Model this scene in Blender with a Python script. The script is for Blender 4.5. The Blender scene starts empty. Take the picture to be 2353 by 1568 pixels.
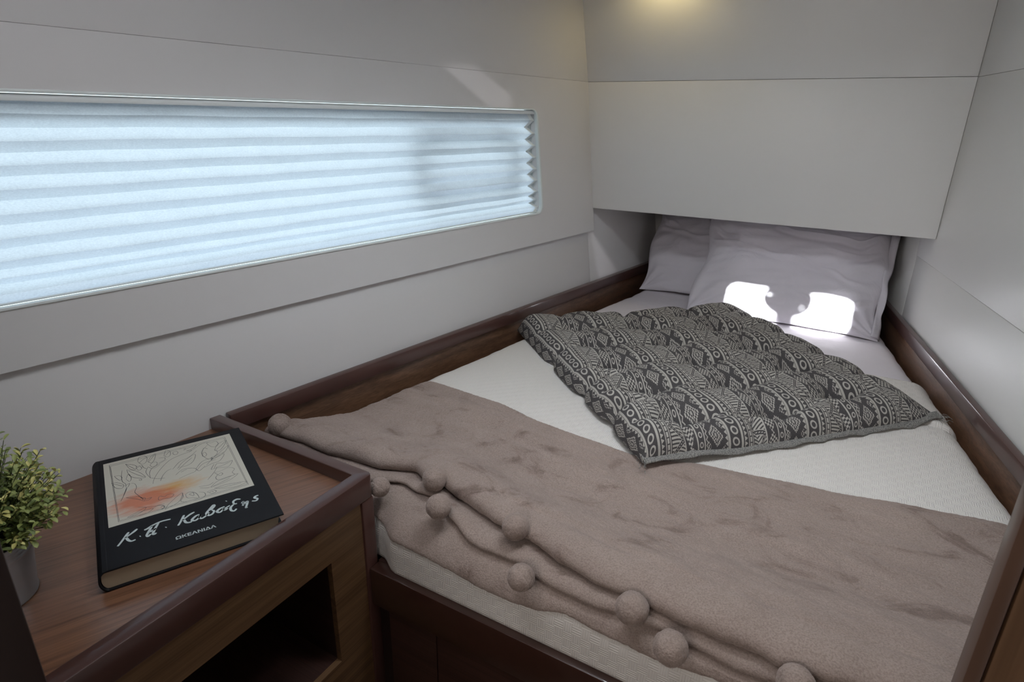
import bpy, bmesh, math, random
from mathutils import Vector, Matrix, noise
C = bpy.context.scene
COL = C.collection
Z0 = 1.35                      # lengths below are measured from the eye point; the floor is 1.35 m lower

# ------------------------------------------------------------------ camera
PITCH, ROLL, YAW = 0.35393564, 0.01729245, 0.52200005
cp, sp, cw, sw = math.cos(PITCH), math.sin(PITCH), math.cos(YAW), math.sin(YAW)
fwd = Vector((-sw*cp, cw*cp, -sp)); r0 = Vector((cw, sw, 0)); u0 = r0.cross(fwd)
rt = math.cos(ROLL)*r0 + math.sin(ROLL)*u0; up = -math.sin(ROLL)*r0 + math.cos(ROLL)*u0
cd = bpy.data.cameras.new('camera'); cam = bpy.data.objects.new('camera', cd); COL.objects.link(cam)
cd.sensor_width = 36; cd.lens = 1387.39593/2353*36; cd.clip_start = .01
cd.dof.use_dof = True; cd.dof.focus_distance = 1.2; cd.dof.aperture_fstop = 13.0
cam.matrix_world = Matrix(((rt.x, up.x, -fwd.x, 0), (rt.y, up.y, -fwd.y, 0), (rt.z, up.z, -fwd.z, Z0), (0, 0, 0, 1)))
C.camera = cam

# ------------------------------------------------------------------ daylight, added lights and exposure
vs = C.view_settings
C.display_settings.display_device = 'sRGB'
vs.view_transform = 'Standard'; vs.look = 'None'; vs.gamma = 1; vs.use_curve_mapping = False
vs.exposure = 0.0
w = bpy.data.worlds.new('sky'); C.world = w; w.use_nodes = True
nt = w.node_tree; nt.nodes.clear()
tc = nt.nodes.new('ShaderNodeTexCoord'); sx = nt.nodes.new('ShaderNodeSeparateXYZ')
rp = nt.nodes.new('ShaderNodeValToRGB'); bg = nt.nodes.new('ShaderNodeBackground'); ow = nt.nodes.new('ShaderNodeOutputWorld')
mr = nt.nodes.new('ShaderNodeMapRange'); mr.inputs['From Min'].default_value = -1; mr.inputs['From Max'].default_value = 1
nt.links.new(tc.outputs['Generated'], sx.inputs[0]); nt.links.new(sx.outputs['Z'], mr.inputs['Value'])
nt.links.new(mr.outputs['Result'], rp.inputs['Fac']); nt.links.new(rp.outputs['Color'], bg.inputs['Color'])
nt.links.new(bg.outputs['Background'], ow.inputs['Surface'])
cr = rp.color_ramp                      # bright water and deck below, hazy horizon, bluer zenith
cr.elements[0].position = 0; cr.elements[0].color = (.80, .97, 1.05, 1)
cr.elements[1].position = 1; cr.elements[1].color = (.50, .68, .95, 1)
e = cr.elements.new(.5); e.color = (.92, 1.0, 1.06, 1)
e = cr.elements.new(.40); e.color = (1.1, 1.2, 1.24, 1)
bg.inputs['Strength'].default_value = 2.1
HX, HY, HZ = -.205, .86, .52            # centre of the roof hatch
def light(name, kind, loc, target=None, energy=1, color=(1, 1, 1), label=None, cat='light', parent=None, **kw):
    d = bpy.data.lights.new(name, kind); d.energy = energy; d.color = color
    for k, v in kw.items(): setattr(d, k, v)
    o = bpy.data.objects.new(name, d); COL.objects.link(o)
    o.location = Vector(loc) + Vector((0, 0, Z0))
    if target is not None:
        o.rotation_euler = (Vector(target) - Vector(loc)).to_track_quat('-Z', 'Y').to_euler()
    if label: o['label'] = label; o['category'] = cat
    return o
light('sun', 'SUN', (HX, HY, 2.0), (HX + .026, HY + 1.28, 2.0 - 1.105), energy=52, color=(1, .97, .95), angle=math.radians(.7))
light('hatch_daylight', 'AREA', (HX + .03, HY - .12, HZ + .18), (HX - .05, HY + .18, HZ - .34), energy=42, color=(.985, .965, 1.0), shape='RECTANGLE', size=.62, size_y=.50)
# spot added for the wall glints, through two gaps shaped in the passage wall
GS = Vector((.80, -2.60, .60))
light('added_glint', 'SPOT', GS, (-.95, 1.8, -.15), energy=170, color=(1, .96, .98), spot_size=math.radians(24), spot_blend=.1, shadow_soft_size=.0022)
light('saloon_fill', 'AREA', (-.2, -1.2, .45), (-.3, 1.0, -.5), energy=13, color=(1, .93, .86), shape='RECTANGLE', size=.9, size_y=.5)  # soft fill added from behind the viewer
# ------------------------------------------------------------------ helpers
def V(p): return Vector((p[0], p[1], p[2] + Z0))
def setp(o, label=None, cat=None, group=None, kind=None):
    if label: o['label'] = label
    if cat: o['category'] = cat
    if group: o['group'] = group
    if kind: o['kind'] = kind
    return o
def root(name, loc, label, cat, group=None, kind=None):
    o = bpy.data.objects.new(name, None); COL.objects.link(o); o.empty_display_size = .05
    o.location = V(loc); return setp(o, label, cat, group, kind)
def wloc(o):
    p = Vector((0, 0, 0))
    while o: p += o.location; o = o.parent
    return p
def obj(name, verts, faces, mat, parent=None, smooth=False, uv=None, origin=None, bevel=0, seg=2, angle=35, fix=True):
    """one mesh object from points given from the eye point; uv: one pair per vertex"""
    base = wloc(parent) if parent else (V(origin) if origin else V(verts[0]))
    me = bpy.data.meshes.new(name)
    me.from_pydata([tuple(V(v) - base) for v in verts], [], faces); me.update()
    if uv:
        l = me.uv_layers.new(name='UVMap')
        for lp in me.loops: l.data[lp.index].uv = uv[lp.vertex_index]
    if fix or bevel:
        bm = bmesh.new(); bm.from_mesh(me)
        if fix: bmesh.ops.recalc_face_normals(bm, faces=bm.faces)
        if bevel:
            ed = [e for e in bm.edges if len(e.link_faces) == 2 and e.calc_face_angle(0) > math.radians(angle)]
            bmesh.ops.bevel(bm, geom=ed, offset=bevel, segments=seg, profile=.5, affect='EDGES', clamp_overlap=True)
        bm.to_mesh(me); bm.free()
    if smooth or bevel:
        for p in me.polygons: p.use_smooth = True
    if bevel:
        try: me.set_sharp_from_angle(angle=math.radians(40))
        except Exception: pass
    if mat: me.materials.append(mat)
    o = bpy.data.objects.new(name, me); COL.objects.link(o)
    if parent: o.parent = parent
    else: o.location = base
    return o
def boxg(x0, x1, y0, y1, z0, z1):
    v = [(x, y, z) for x in (x0, x1) for y in (y0, y1) for z in (z0, z1)]
    return v, [(0, 1, 3, 2), (4, 6, 7, 5), (0, 4, 5, 1), (2, 3, 7, 6), (0, 2, 6, 4), (1, 5, 7, 3)]
def box(name, b, mat, parent=None, bevel=.0015, **k):
    v, f = boxg(*b); return obj(name, v, f, mat, parent, bevel=bevel, **k)
def prism(name, poly, f3, a, b, mat, parent=None, bevel=0, **k):
    """polygon (2D) swept between a and b; f3(u, v, s) gives the point"""
    n = len(poly)
    v = [f3(p[0], p[1], a) for p in poly] + [f3(p[0], p[1], b) for p in poly]
    f = [tuple(range(n)), tuple(range(2*n - 1, n - 1, -1))] + [(i, (i+1) % n, n + (i+1) % n, n + i) for i in range(n)]
    return obj(name, v, f, mat, parent, bevel=bevel, **k)
def gridf(nu, nv, wrap=False):
    return [(i*nv + j, (i+1)*nv + j, (i+1)*nv + j + 1, i*nv + j + 1) for i in range(nu - 1) for j in range(nv - 1)]
def lathe(prof, n, c):
    v, f = [], []
    for r, z in prof:
        for i in range(n):
            a = 2*math.pi*i/n; v.append((c[0] + r*math.cos(a), c[1] + r*math.sin(a), z))
    for k in range(len(prof) - 1):
        for i in range(n):
            f.append((k*n + i, k*n + (i+1) % n, (k+1)*n + (i+1) % n, (k+1)*n + i))
    return v, f
def plate_hole(name, outer, inner, front, back, mat, parent=None, bevel=.001):
    """plate between two loops of 2D points; front/back map a 2D point to space"""
    bm = bmesh.new()
    inners = inner if isinstance(inner[0], list) else [inner]
    vo = [bm.verts.new((p[0], p[1], 0)) for p in outer]; vis = [[bm.verts.new((p[0], p[1], 0)) for p in q] for q in inners]
    for L in [vo] + vis:
        for i in range(len(L)): bm.edges.new((L[i], L[(i+1) % len(L)]))
    bmesh.ops.triangle_fill(bm, use_beauty=True, edges=bm.edges[:], normal=(0, 0, 1))
    bm.verts.index_update()
    pts = [(v.co.x, v.co.y) for v in bm.verts]; tr = [tuple(v.index for v in f.verts) for f in bm.faces]
    no, n = len(outer), len(pts); bm.free()
    vs_ = [front(*p) for p in pts] + [back(*p) for p in pts]
    fs = tr + [tuple(n + i for i in reversed(t)) for t in tr]
    fs += [(i, (i+1) % no, n + (i+1) % no, n + i) for i in range(no)]
    s0 = no
    for q in inners:
        ni = len(q); fs += [(s0 + i, n + s0 + i, n + s0 + (i+1) % ni, s0 + (i+1) % ni) for i in range(ni)]; s0 += ni
    return obj(name, vs_, fs, mat, parent)
def rrect(x0, x1, y0, y1, r, n=8):
    out = []
    for cx_, cy_, a0 in ((x1 - r, y1 - r, 0), (x0 + r, y1 - r, 90), (x0 + r, y0 + r, 180), (x1 - r, y0 + r, 270)):
        for i in range(n + 1):
            a = math.radians(a0 + 90*i/n); out.append((cx_ + r*math.cos(a), cy_ + r*math.sin(a)))
    return out
def smooth01(x): x = min(1, max(0, x)); return x*x*(3 - 2*x)
def table(T):
    def f(x):
        if x <= T[0][0]: return T[0][1]
        for (a, ya), (b, yb) in zip(T, T[1:]):
            if x <= b: return ya + (yb - ya)*smooth01((x - a)/(b - a))*.5 + (yb - ya)*((x - a)/(b - a))*.5
        return T[-1][1]
    return f
def fbm(p, s, o=3): return noise.fractal(Vector(p)*s, 1.0, 2.0, o, noise_basis='PERLIN_ORIGINAL')
AL, AR = 0.144688373, -0.199022217          # plan angles of the port and starboard sides
cL, sL, cR, sR = math.cos(AL), math.sin(AL), math.cos(AR), math.sin(AR)
def Lx(o, y): return (o + y*sL)/cL
def Rx(o, y): return (o + y*sR)/cR
def Lp(o, z, t): return (o*cL + t*sL, -o*sL + t*cL, z)
def Rp(o, z, t): return (o*cR + t*sR, -o*sR + t*cR, z)

# ------------------------------------------------------------------ node maths
class X:
    def __init__(s, nt, v): s.nt, s.v = nt, v
    def op(s, o, *a, clamp=False):
        n = s.nt.nodes.new('ShaderNodeMath'); n.operation = o; n.use_clamp = clamp
        for i, q in enumerate((s,) + a):
            q = q.v if isinstance(q, X) else q
            if isinstance(q, (int, float)): n.inputs[i].default_value = q
            else: s.nt.links.new(q, n.inputs[i])
        return X(s.nt, n.outputs[0])
    def __add__(s, b): return s.op('ADD', b)
    def __sub__(s, b): return s.op('SUBTRACT', b)
    def __mul__(s, b): return s.op('MULTIPLY', b)
    def __truediv__(s, b): return s.op('DIVIDE', b)
    def __gt__(s, b): return s.op('GREATER_THAN', b)
    def __lt__(s, b): return s.op('LESS_THAN', b)
    def fract(s): return s.op('FRACT')
    def floor(s): return s.op('FLOOR')
    def abs(s): return s.op('ABSOLUTE')
    def sin(s): return s.op('SINE')
    def max(s, b): return s.op('MAXIMUM', b)
    def min(s, b): return s.op('MINIMUM', b)
    def tri(s, period): return ((s/period).fract() - .5).abs()*2
    def band(s, a, b): return (s > a)*(s < b)
def newmat(name):
    m = bpy.data.materials.new(name); m.use_nodes = True; nt = m.node_tree; nt.nodes.clear()
    o = nt.nodes.new('ShaderNodeOutputMaterial'); b = nt.nodes.new('ShaderNodeBsdfPrincipled')
    nt.links.new(b.outputs[0], o.inputs['Surface']); return m, nt, b
def coords(nt, kind='Object', scale=(1, 1, 1), rot=(0, 0, 0)):
    t = nt.nodes.new('ShaderNodeTexCoord'); m = nt.nodes.new('ShaderNodeMapping')
    m.inputs['Scale'].default_value = scale; m.inputs['Rotation'].default_value = rot
    nt.links.new(t.outputs[kind], m.inputs['Vector']); return m.outputs['Vector']
def noise_n(nt, vec, scale, detail=3, rough=.5, dist=0):
    n = nt.nodes.new('ShaderNodeTexNoise'); n.inputs['Scale'].default_value = scale; n.inputs['Detail'].default_value = detail
    n.inputs['Roughness'].default_value = rough; n.inputs['Distortion'].default_value = dist
    if vec is not None: nt.links.new(vec, n.inputs['Vector'])
    return n.outputs['Fac']
def ramp(nt, fac, stops):
    r = nt.nodes.new('ShaderNodeValToRGB'); nt.links.new(fac, r.inputs['Fac']); e = r.color_ramp.elements
    e[0].position, e[0].color = stops[0][0], (*stops[0][1], 1); e[1].position, e[1].color = stops[-1][0], (*stops[-1][1], 1)
    for p, c in stops[1:-1]: q = e.new(p); q.color = (*c, 1)
    return r.outputs['Color']
def bump(nt, b, h, strength, dist, prev=None):
    n = nt.nodes.new('ShaderNodeBump'); n.inputs['Strength'].default_value = strength; n.inputs['Distance'].default_value = dist
    nt.links.new(h, n.inputs['Height'])
    if prev is not None: nt.links.new(prev, n.inputs['Normal'])
    if b is not None: nt.links.new(n.outputs['Normal'], b.inputs['Normal'])
    return n.outputs['Normal']
def mix(nt, f, a, b):
    n = nt.nodes.new('ShaderNodeMix'); n.data_type = 'RGBA'
    if isinstance(f, (int, float)): n.inputs[0].default_value = f
    else: nt.links.new(f, n.inputs[0])
    for i, c in ((6, a), (7, b)):
        if isinstance(c, tuple): n.inputs[i].default_value = (*c, 1)
        else: nt.links.new(c, n.inputs[i])
    return n.outputs[2]
def plain(name, col, rough=.5, metal=0, coat=0, spec=.5, nscale=0, nstr=.1, var=0):
    m, nt, b = newmat(name)
    b.inputs['Base Color'].default_value = (*col, 1); b.inputs['Roughness'].default_value = rough
    b.inputs['Metallic'].default_value = metal; b.inputs['Coat Weight'].default_value = coat; b.inputs['Specular IOR Level'].default_value = spec
    v = coords(nt)
    if var:
        c = ramp(nt, noise_n(nt, v, 9, 4), [(.3, tuple(k*(1 - var) for k in col)), (.7, tuple(k*(1 + var) for k in col))])
        nt.links.new(c, b.inputs['Base Color'])
    if nscale: bump(nt, b, noise_n(nt, v, nscale, 2), nstr, .001)
    return m
def wood(name, dark, light_, grain='y', rot=0, rough=.38, coat=.15, sc=1):
    m, nt, b = newmat(name)
    s = {'y': (60, 2.2, 60), 'x': (2.2, 60, 60), 'z': (60, 60, 2.2)}[grain]
    t = coords(nt, 'Object', (1, 1, 1), (0, 0, rot))
    mp = nt.nodes.new('ShaderNodeMapping'); mp.inputs['Scale'].default_value = tuple(k*sc for k in s); nt.links.new(t, mp.inputs['Vector'])
    n1 = noise_n(nt, mp.outputs['Vector'], 1.0, 4, .62, .4)
    mp2 = nt.nodes.new('ShaderNodeMapping'); mp2.inputs['Scale'].default_value = tuple(k*sc*6 if k > 10 else k*sc*2.2 for k in s); nt.links.new(t, mp2.inputs['Vector'])
    n2 = noise_n(nt, mp2.outputs['Vector'], 1.0, 2, .5)
    mid = tuple((a + c)/2 for a, c in zip(dark, light_))
    c1 = ramp(nt, n1, [(.28, dark), (.5, mid), (.74, light_)])
    c2 = ramp(nt, n2, [(.35, (.72, .70, .68)), (.6, (1, 1, 1))])
    mm = nt.nodes.new('ShaderNodeMix'); mm.data_type = 'RGBA'; mm.blend_type = 'MULTIPLY'; mm.inputs[0].default_value = 1
    nt.links.new(c1, mm.inputs[6]); nt.links.new(c2, mm.inputs[7]); nt.links.new(mm.outputs[2], b.inputs['Base Color'])
    b.inputs['Roughness'].default_value = rough; b.inputs['Coat Weight'].default_value = coat; b.inputs['Coat Roughness'].default_value = .28
    bump(nt, b, n2, .12, .0006); return m

M = {}
M['locker'] = plain('white_locker_laminate', (.82, .81, .80), .42, spec=.4, nscale=400, nstr=.03)
M['laminate'] = plain('white_laminate', (.72, .71, .695), .42, spec=.4, nscale=400, nstr=.03)
M['wall_white'] = plain('hull_liner_white', (.675, .66, .665), .5, spec=.35, nscale=350, nstr=.04)
M['gloss_white'] = plain('window_trim_white', (.75, .80, .80), .25, spec=.5)
M['ceiling'] = plain('ceiling_vinyl', (.82, .81, .79), .6, nscale=250, nstr=.1)
M['veneer'] = wood('walnut_veneer_top', (.115, .048, .025), (.290, .138, .074), 'y', math.radians(24), .34, .6, 2.0)
M['veneer_y'] = wood('walnut_veneer_along', (.080, .038, .021), (.215, .112, .064), 'y', 0, .40, .3)
M['veneer_face'] = wood('walnut_veneer_front', (.085, .042, .018), (.205, .112, .054), 'y', 0, .45, .08)
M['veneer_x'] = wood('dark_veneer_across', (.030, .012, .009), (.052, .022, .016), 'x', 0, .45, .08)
M['veneer_z'] = wood('brown_veneer_upright', (.145, .078, .042), (.215, .120, .066), 'z', 0, .45, .08, .5)
M['solid'] = plain('dark_lacquered_mahogany', (.075, .032, .026), .34, coat=.55, var=.1)
M['solid_dark'] = plain('dark_lacquered_board', (.042, .017, .012), .30, coat=.6, var=.12)
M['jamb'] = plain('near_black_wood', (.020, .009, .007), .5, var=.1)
M['floor'] = wood('cabin_sole_teak', (.05, .025, .012), (.11, .06, .03), 'y', 0, .4, .2)
M['black'] = plain('black_book_cloth', (.0075, .0080, .0105), .6, spec=.25, nscale=1500, nstr=.15, var=.12)
M['paper'] = plain('cream_paper_edge', (.50, .40, .28), .75)
M['silver_ink'] = plain('silver_ink', (.55, .62, .62), .45, spec=.5)
M['line_ink'] = plain('grey_ink', (.11, .11, .11), .7)
M['dark_metal'] = plain('dark_port_frame', (.05, .05, .06), .4, metal=.6)
M['dark_port'] = plain('dark_hatch_rim', (.10, .10, .11), .5)
M['blind_hem'] = plain('blind_hem_white', (.80, .84, .85), .5)
M['solid_trim'] = plain('brown_lacquered_edge', (.105, .058, .040), .36, coat=.1, var=.1)
M['steel'] = plain('steel', (.6, .6, .6), .3, metal=1)
M['hatch_plastic'] = plain('black_hatch_plastic', (.03, .03, .03), .5)

def m_glass():
    m = bpy.data.materials.new('clear_acrylic'); m.use_nodes = True; nt = m.node_tree; nt.nodes.clear()
    o = nt.nodes.new('ShaderNodeOutputMaterial'); t = nt.nodes.new('ShaderNodeBsdfTransparent'); g = nt.nodes.new('ShaderNodeBsdfGlossy')
    t.inputs[0].default_value = (.93, .97, .97, 1); g.inputs['Roughness'].default_value = .02
    mx = nt.nodes.new('ShaderNodeMixShader'); mx.inputs[0].default_value = .06
    nt.links.new(t.outputs[0], mx.inputs[1]); nt.links.new(g.outputs[0], mx.inputs[2])
    nt.links.new(mx.outputs[0], o.inputs['Surface']); return m
M['glass'] = m_glass()
def m_blind():
    m = bpy.data.materials.new('pleated_blind_fabric'); m.use_nodes = True; nt = m.node_tree; nt.nodes.clear()
    o = nt.nodes.new('ShaderNodeOutputMaterial'); d = nt.nodes.new('ShaderNodeBsdfDiffuse'); t = nt.nodes.new('ShaderNodeBsdfTranslucent'); mx = nt.nodes.new('ShaderNodeMixShader')
    v = coords(nt, 'Object', (260, 260, 900)); f = noise_n(nt, v, 1, 3, .6)
    v2 = coords(nt, 'Object', (30, 30, 60)); f2 = noise_n(nt, v2, 1, 3, .6)
    nt.links.new(ramp(nt, f, [(.3, (.66, .69, .77)), (.7, (.86, .90, .98))]), t.inputs[0])
    nt.links.new(ramp(nt, f2, [(.3, (.70, .75, .75)), (.7, (.80, .85, .85))]), d.inputs[0])
    mx.inputs[0].default_value = .62
    nt.links.new(d.outputs[0], mx.inputs[1]); nt.links.new(t.outputs[0], mx.inputs[2]); nt.links.new(mx.outputs[0], o.inputs['Surface'])
    return m
M['blind'] = m_blind()
def m_sheet(name, col, wr=.35):
    m, nt, b = newmat(name); b.inputs['Base Color'].default_value = (*col, 1); b.inputs['Roughness'].default_value = .8
    b.inputs['Sheen Weight'].default_value = .08; b.inputs['Specular IOR Level'].default_value = .2
    v = coords(nt); n = bump(nt, None, noise_n(nt, v, 9, 4, .55, 1.2), wr, .012)
    bump(nt, b, noise_n(nt, v, 1400, 1), .1, .0005, n); return m
M['sheet'] = m_sheet('pale_lavender_cotton', (.70, .66, .70), .32)
M['pillow'] = m_sheet('pillow_cotton', (.66, .63, .685), .5)
def m_quilt():
    m, nt, b = newmat('white_basketweave_cotton'); b.inputs['Roughness'].default_value = .85; b.inputs['Specular IOR Level'].default_value = .2
    t = nt.nodes.new('ShaderNodeUVMap'); s = nt.nodes.new('ShaderNodeSeparateXYZ'); nt.links.new(t.outputs[0], s.inputs[0])
    a, c = X(nt, s.outputs['X']), X(nt, s.outputs['Y']); B = .0145
    par = (((a/B).floor() + (c/B).floor())/2).fract() > .25
    st = (a*(2*math.pi*4/B)).sin()*par + (c*(2*math.pi*4/B)).sin()*(par*-1 + 1)*.6
    ea, ec = (a/B).fract(), (c/B).fract()
    edge = ((ea - .5).abs().max((ec - .5).abs()) > .46)
    h = st*.5 + .5 - edge*.15
    nt.links.new(mix(nt, h.v, (.70, .665, .635), (.765, .73, .70)), b.inputs['Base Color'])
    bump(nt, b, h.v, .42, .0022); return m
M['quilt'] = m_quilt()
def m_fleece():
    m, nt, b = newmat('taupe_fleece'); b.inputs['Roughness'].default_value = .95; b.inputs['Specular IOR Level'].default_value = .1
    b.inputs['Sheen Weight'].default_value = .35; b.inputs['Sheen Roughness'].default_value = .45; b.inputs['Sheen Tint'].default_value = (.85, .72, .68, 1)
    v = coords(nt); vs_ = coords(nt, 'Object', (1, 1.5, 1), (0, 0, .5))
    big = noise_n(nt, vs_, 7, 5, .62, 1.4); fine = noise_n(nt, v, 420, 2, .6); mid = noise_n(nt, v, 60, 3, .6)
    c = ramp(nt, big, [(.34, (.215, .158, .136)), (.44, (.340, .266, .236)), (.75, (.388, .308, .274))])
    c2 = ramp(nt, fine, [(.3, (.70, .70, .70)), (.62, (1, 1, 1))])
    mm = nt.nodes.new('ShaderNodeMix'); mm.data_type = 'RGBA'; mm.blend_type = 'MULTIPLY'; mm.inputs[0].default_value = 1
    nt.links.new(c, mm.inputs[6]); nt.links.new(c2, mm.inputs[7]); nt.links.new(mm.outputs[2], b.inputs['Base Color'])
    n = bump(nt, None, mid, .25, .004); bump(nt, b, fine, .6, .002, n); return m
M['fleece'] = m_fleece()
def m_mat():
    """woven ethnic stripes: UV.x runs across the stripes, UV.y along them, both in metres"""
    m, nt, b = newmat('charcoal_ikat_print'); b.inputs['Roughness'].default_value = .9; b.inputs['Specular IOR Level'].default_value = .15
    t = nt.nodes.new('ShaderNodeUVMap'); s = nt.nodes.new('ShaderNodeSeparateXYZ'); nt.links.new(t.outputs[0], s.inputs[0])
    P = .205
    p = ((X(nt, s.outputs['X']) + 4*P)/P).fract(); q = X(nt, s.outputs['Y']) + 2.0
    wht = p.band(.0, .026).max(p.band(.160, .186))
    x = (p - .093)*P; y = ((q/.0240).fract() - .5)*.0240; rr = (x*x*1.15 + y*y).op('SQRT')
    wht = wht.max(rr.band(.0056, .0095)*p.band(.026, .160))
    wht = wht.max(p.band(.203, .240)*((p - .203)/.037 < (q.tri(.011)*-1 + 1.0)))
    wht = wht.max(p.band(.252, .262)).max(p.band(.272, .296)*((q/.013).fract() < .80)).max(p.band(.306, .316))
    zc = q.tri(.060)*.125 + .347; dz = (p - zc).abs()
    st = (q/.0078).fract() < .56
    dots = (dz < .006)*((q/.0055).fract() < .5)
    wht = wht.max(p.band(.326, .478)*((dz > .024)*st).max(dots).max(dz.band(.020, .028))).max(p.band(.478, .492))
    ck = (((p/.0225).floor() + (q/.0050).floor())/2).fract() > .25
    dia = ((p - .560).abs()/.062 + q.tri(.052)) < 1.12
    wht = wht.max(p.band(.500, .620)*ck*dia).max(p.band(.624, .638)).max(p.band(.704, .718))
    x2 = (p - .671)*P; y2 = ((q/.021).fract() - .5)*.021; r2 = (x2*x2*1.5 + y2*y2*.7).op('SQRT')
    wht = wht.max(r2.band(.0030, .0054)*p.band(.638, .704))
    wht = wht.max(((p - (q.tri(.012)*.020 + .730)).abs() < .006))
    yq = ((q.tri(.056)*8).floor()/8); jag = ((p/.016).fract() - .5).abs()*.22
    d = (p - .855).abs()/.098 + yq*1.0 + jag
    wht = wht.max(p.band(.752, .960)*((d*2.9).fract() < .50)*(d < 1.0))
    yq2 = (((q + .028).tri(.056)*8).floor()/8); d2 = ((p - .855).abs()*-1 + .105)/.098 + yq2 + jag
    wht = wht.max(p.band(.752, .960)*(d2 < .42)*((d2*2.9).fract() < .55))
    wht = wht.max(p.band(.962, .995)*((p - .962)/.033 > q.tri(.012)))
    v = coords(nt); f = noise_n(nt, v, 900, 2, .6)
    dk = ramp(nt, f, [(.3, (.050, .047, .049)), (.7, (.105, .098, .101))]); lt = ramp(nt, f, [(.3, (.37, .35, .32)), (.7, (.50, .475, .44))])
    nt.links.new(mix(nt, wht.v, dk, lt), b.inputs['Base Color'])
    h = wht*.5 + X(nt, f)*.6
    bump(nt, b, h.v, .35, .0012); return m
M['ikat'] = m_mat()
def m_trim():
    m, nt, b = newmat('grey_melange_seam'); b.inputs['Roughness'].default_value = .95; b.inputs['Specular IOR Level'].default_value = .1
    v = coords(nt, 'Object', (500, 500, 500), (0, 0, .6)); f = noise_n(nt, v, 1, 2, .7)
    nt.links.new(ramp(nt, f, [(.35, (.09, .087, .09)), (.6, (.33, .32, .30))]), b.inputs['Base Color']); bump(nt, b, f, .6, .002); return m
M['seam'] = m_trim()
def m_picture():
    """printed plate: cream paper with a soft orange wash (UV in metres on the cover)"""
    m, nt, b = newmat('printed_plate'); b.inputs['Roughness'].default_value = .5
    t = nt.nodes.new('ShaderNodeUVMap'); s = nt.nodes.new('ShaderNodeSeparateXYZ'); nt.links.new(t.outputs[0], s.inputs[0])
    u, v = X(nt, s.outputs['X']), X(nt, s.outputs['Y'])
    mp = nt.nodes.new('ShaderNodeMapping'); mp.inputs['Scale'].default_value = (22, 70, 1); mp.inputs['Rotation'].default_value = (0, 0, .25)
    nt.links.new(t.outputs[0], mp.inputs['Vector']); n = X(nt, noise_n(nt, mp.outputs['Vector'], 1, 4, .6, .8)) - .5
    def blob(a, c, ra, rc, k):
        d = (((u - a)/ra)*((u - a)/ra) + ((v - c)/rc)*((v - c)/rc)).op('SQRT') + n*1.1
        return (d*-1 + 1).op('MULTIPLY', k, clamp=True)
    red = blob(.066, .152, .052, .042, 1.9).max(blob(.094, .146, .040, .028, 1.2)); yel = blob(.112, .168, .050, .026, 1.1)
    base = (.60, .57, .49)
    c = mix(nt, yel.v, base, (.62, .36, .13)); c = mix(nt, (red*.85).v, c, (.60, .16, .07)); nt.links.new(c, b.inputs['Base Color']); return m
M['plate'] = m_picture()
def m_leaf(name, a, c):
    m, nt, b = newmat(name); b.inputs['Roughness'].default_value = .5
    b.inputs['Subsurface Weight'].default_value = 0
    v = coords(nt, 'Object', (1, 1, 1)); nt.links.new(ramp(nt, noise_n(nt, v, 60, 2), [(.3, a), (.7, c)]), b.inputs['Base Color']); return m
M['leaf0'] = m_leaf('leaf_green', (.125, .175, .045), (.23, .285, .085))
M['leaf1'] = m_leaf('leaf_light_green', (.26, .31, .09), (.42, .46, .155))
M['leaf2'] = m_leaf('leaf_sunlit_tip', (.56, .53, .17), (.76, .70, .29))  # sunlight on the tips put into the leaf colour
M['stem'] = plain('plant_stem', (.06, .08, .02), .6)
M['zinc'] = plain('galvanised_zinc', (.44, .45, .48), .36, metal=.75, nscale=60, nstr=.05, var=.15)
M['soil'] = plain('dark_moss', (.03, .035, .012), .9, nscale=200, nstr=.6)
M['lamp'] = plain('lamp_bezel', (.7, .7, .68), .3, metal=.6)
# ------------------------------------------------------------------ the setting
CZ = .52
def oW(z): return -1.1585 - .1095*(z + .388)             # face of the window panel (leans outboard)
def oU(z): return oW(.1225) - .141*(z - .1225)           # face of the panel above it
def oLow(z): return -1.144 if z <= -.575 else -1.144 - .142*(z + .575)
wl = root('wall_left', (-1.15, .6, -1.35), 'white hull-side wall lining in wide panels around the blind window', 'wall', kind='structure')
def Lprism(name, poly, t0, t1, mat, parent, bevel=.0012): return prism(name, poly, Lp, t0, t1, mat, parent, bevel)
JT = 1.928                                                # upright joint near the locker
for t0, t1, zt_ in ((-1.2, JT - .0006, -.335), (JT + .0006, 2.72, -.27)):
    Lprism('panel', [(-1.144, -1.35), (-1.144, -.575), (oLow(zt_), zt_), (oLow(zt_) - .02, zt_), (-1.18, -.575), (-1.18, -1.35)], t0, t1, M['wall_white'], wl)
T0, T1 = -1.2, 1.953
hole = rrect(-.55, 1.636, -.2905, .0265, .026)
plate_hole('panel', [(T0, -.388), (T1, -.388), (T1 + .005, .1216), (T0, .1216)], hole,
           lambda t, z: Lp(oW(z), z, t), lambda t, z: Lp(oW(z) - .03, z + (-.024 if -.30 < z < -.25 else .024 if 0 < z < .03 else 0), t), M['wall_white'], wl)
Lprism('panel', [(oU(.1220), .1220), (oU(CZ + .03), CZ + .03), (oU(CZ + .03) - .03, CZ + .03), (oU(.1220) - .03, .1220)], T0, 2.05, M['wall_white'], wl)
plate_hole('hull_liner', [(T0, -.5), (2.72, -.5), (2.72, CZ + .06), (T0, CZ + .06)], rrect(-.62, 1.70, -.345, .075, .05),
           lambda t, z: Lp(oW(z) - .0305 - .018*max(0, z - .1225), z, t), lambda t, z: Lp(oW(z) - .056, z, t), M['wall_white'], wl)
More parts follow.
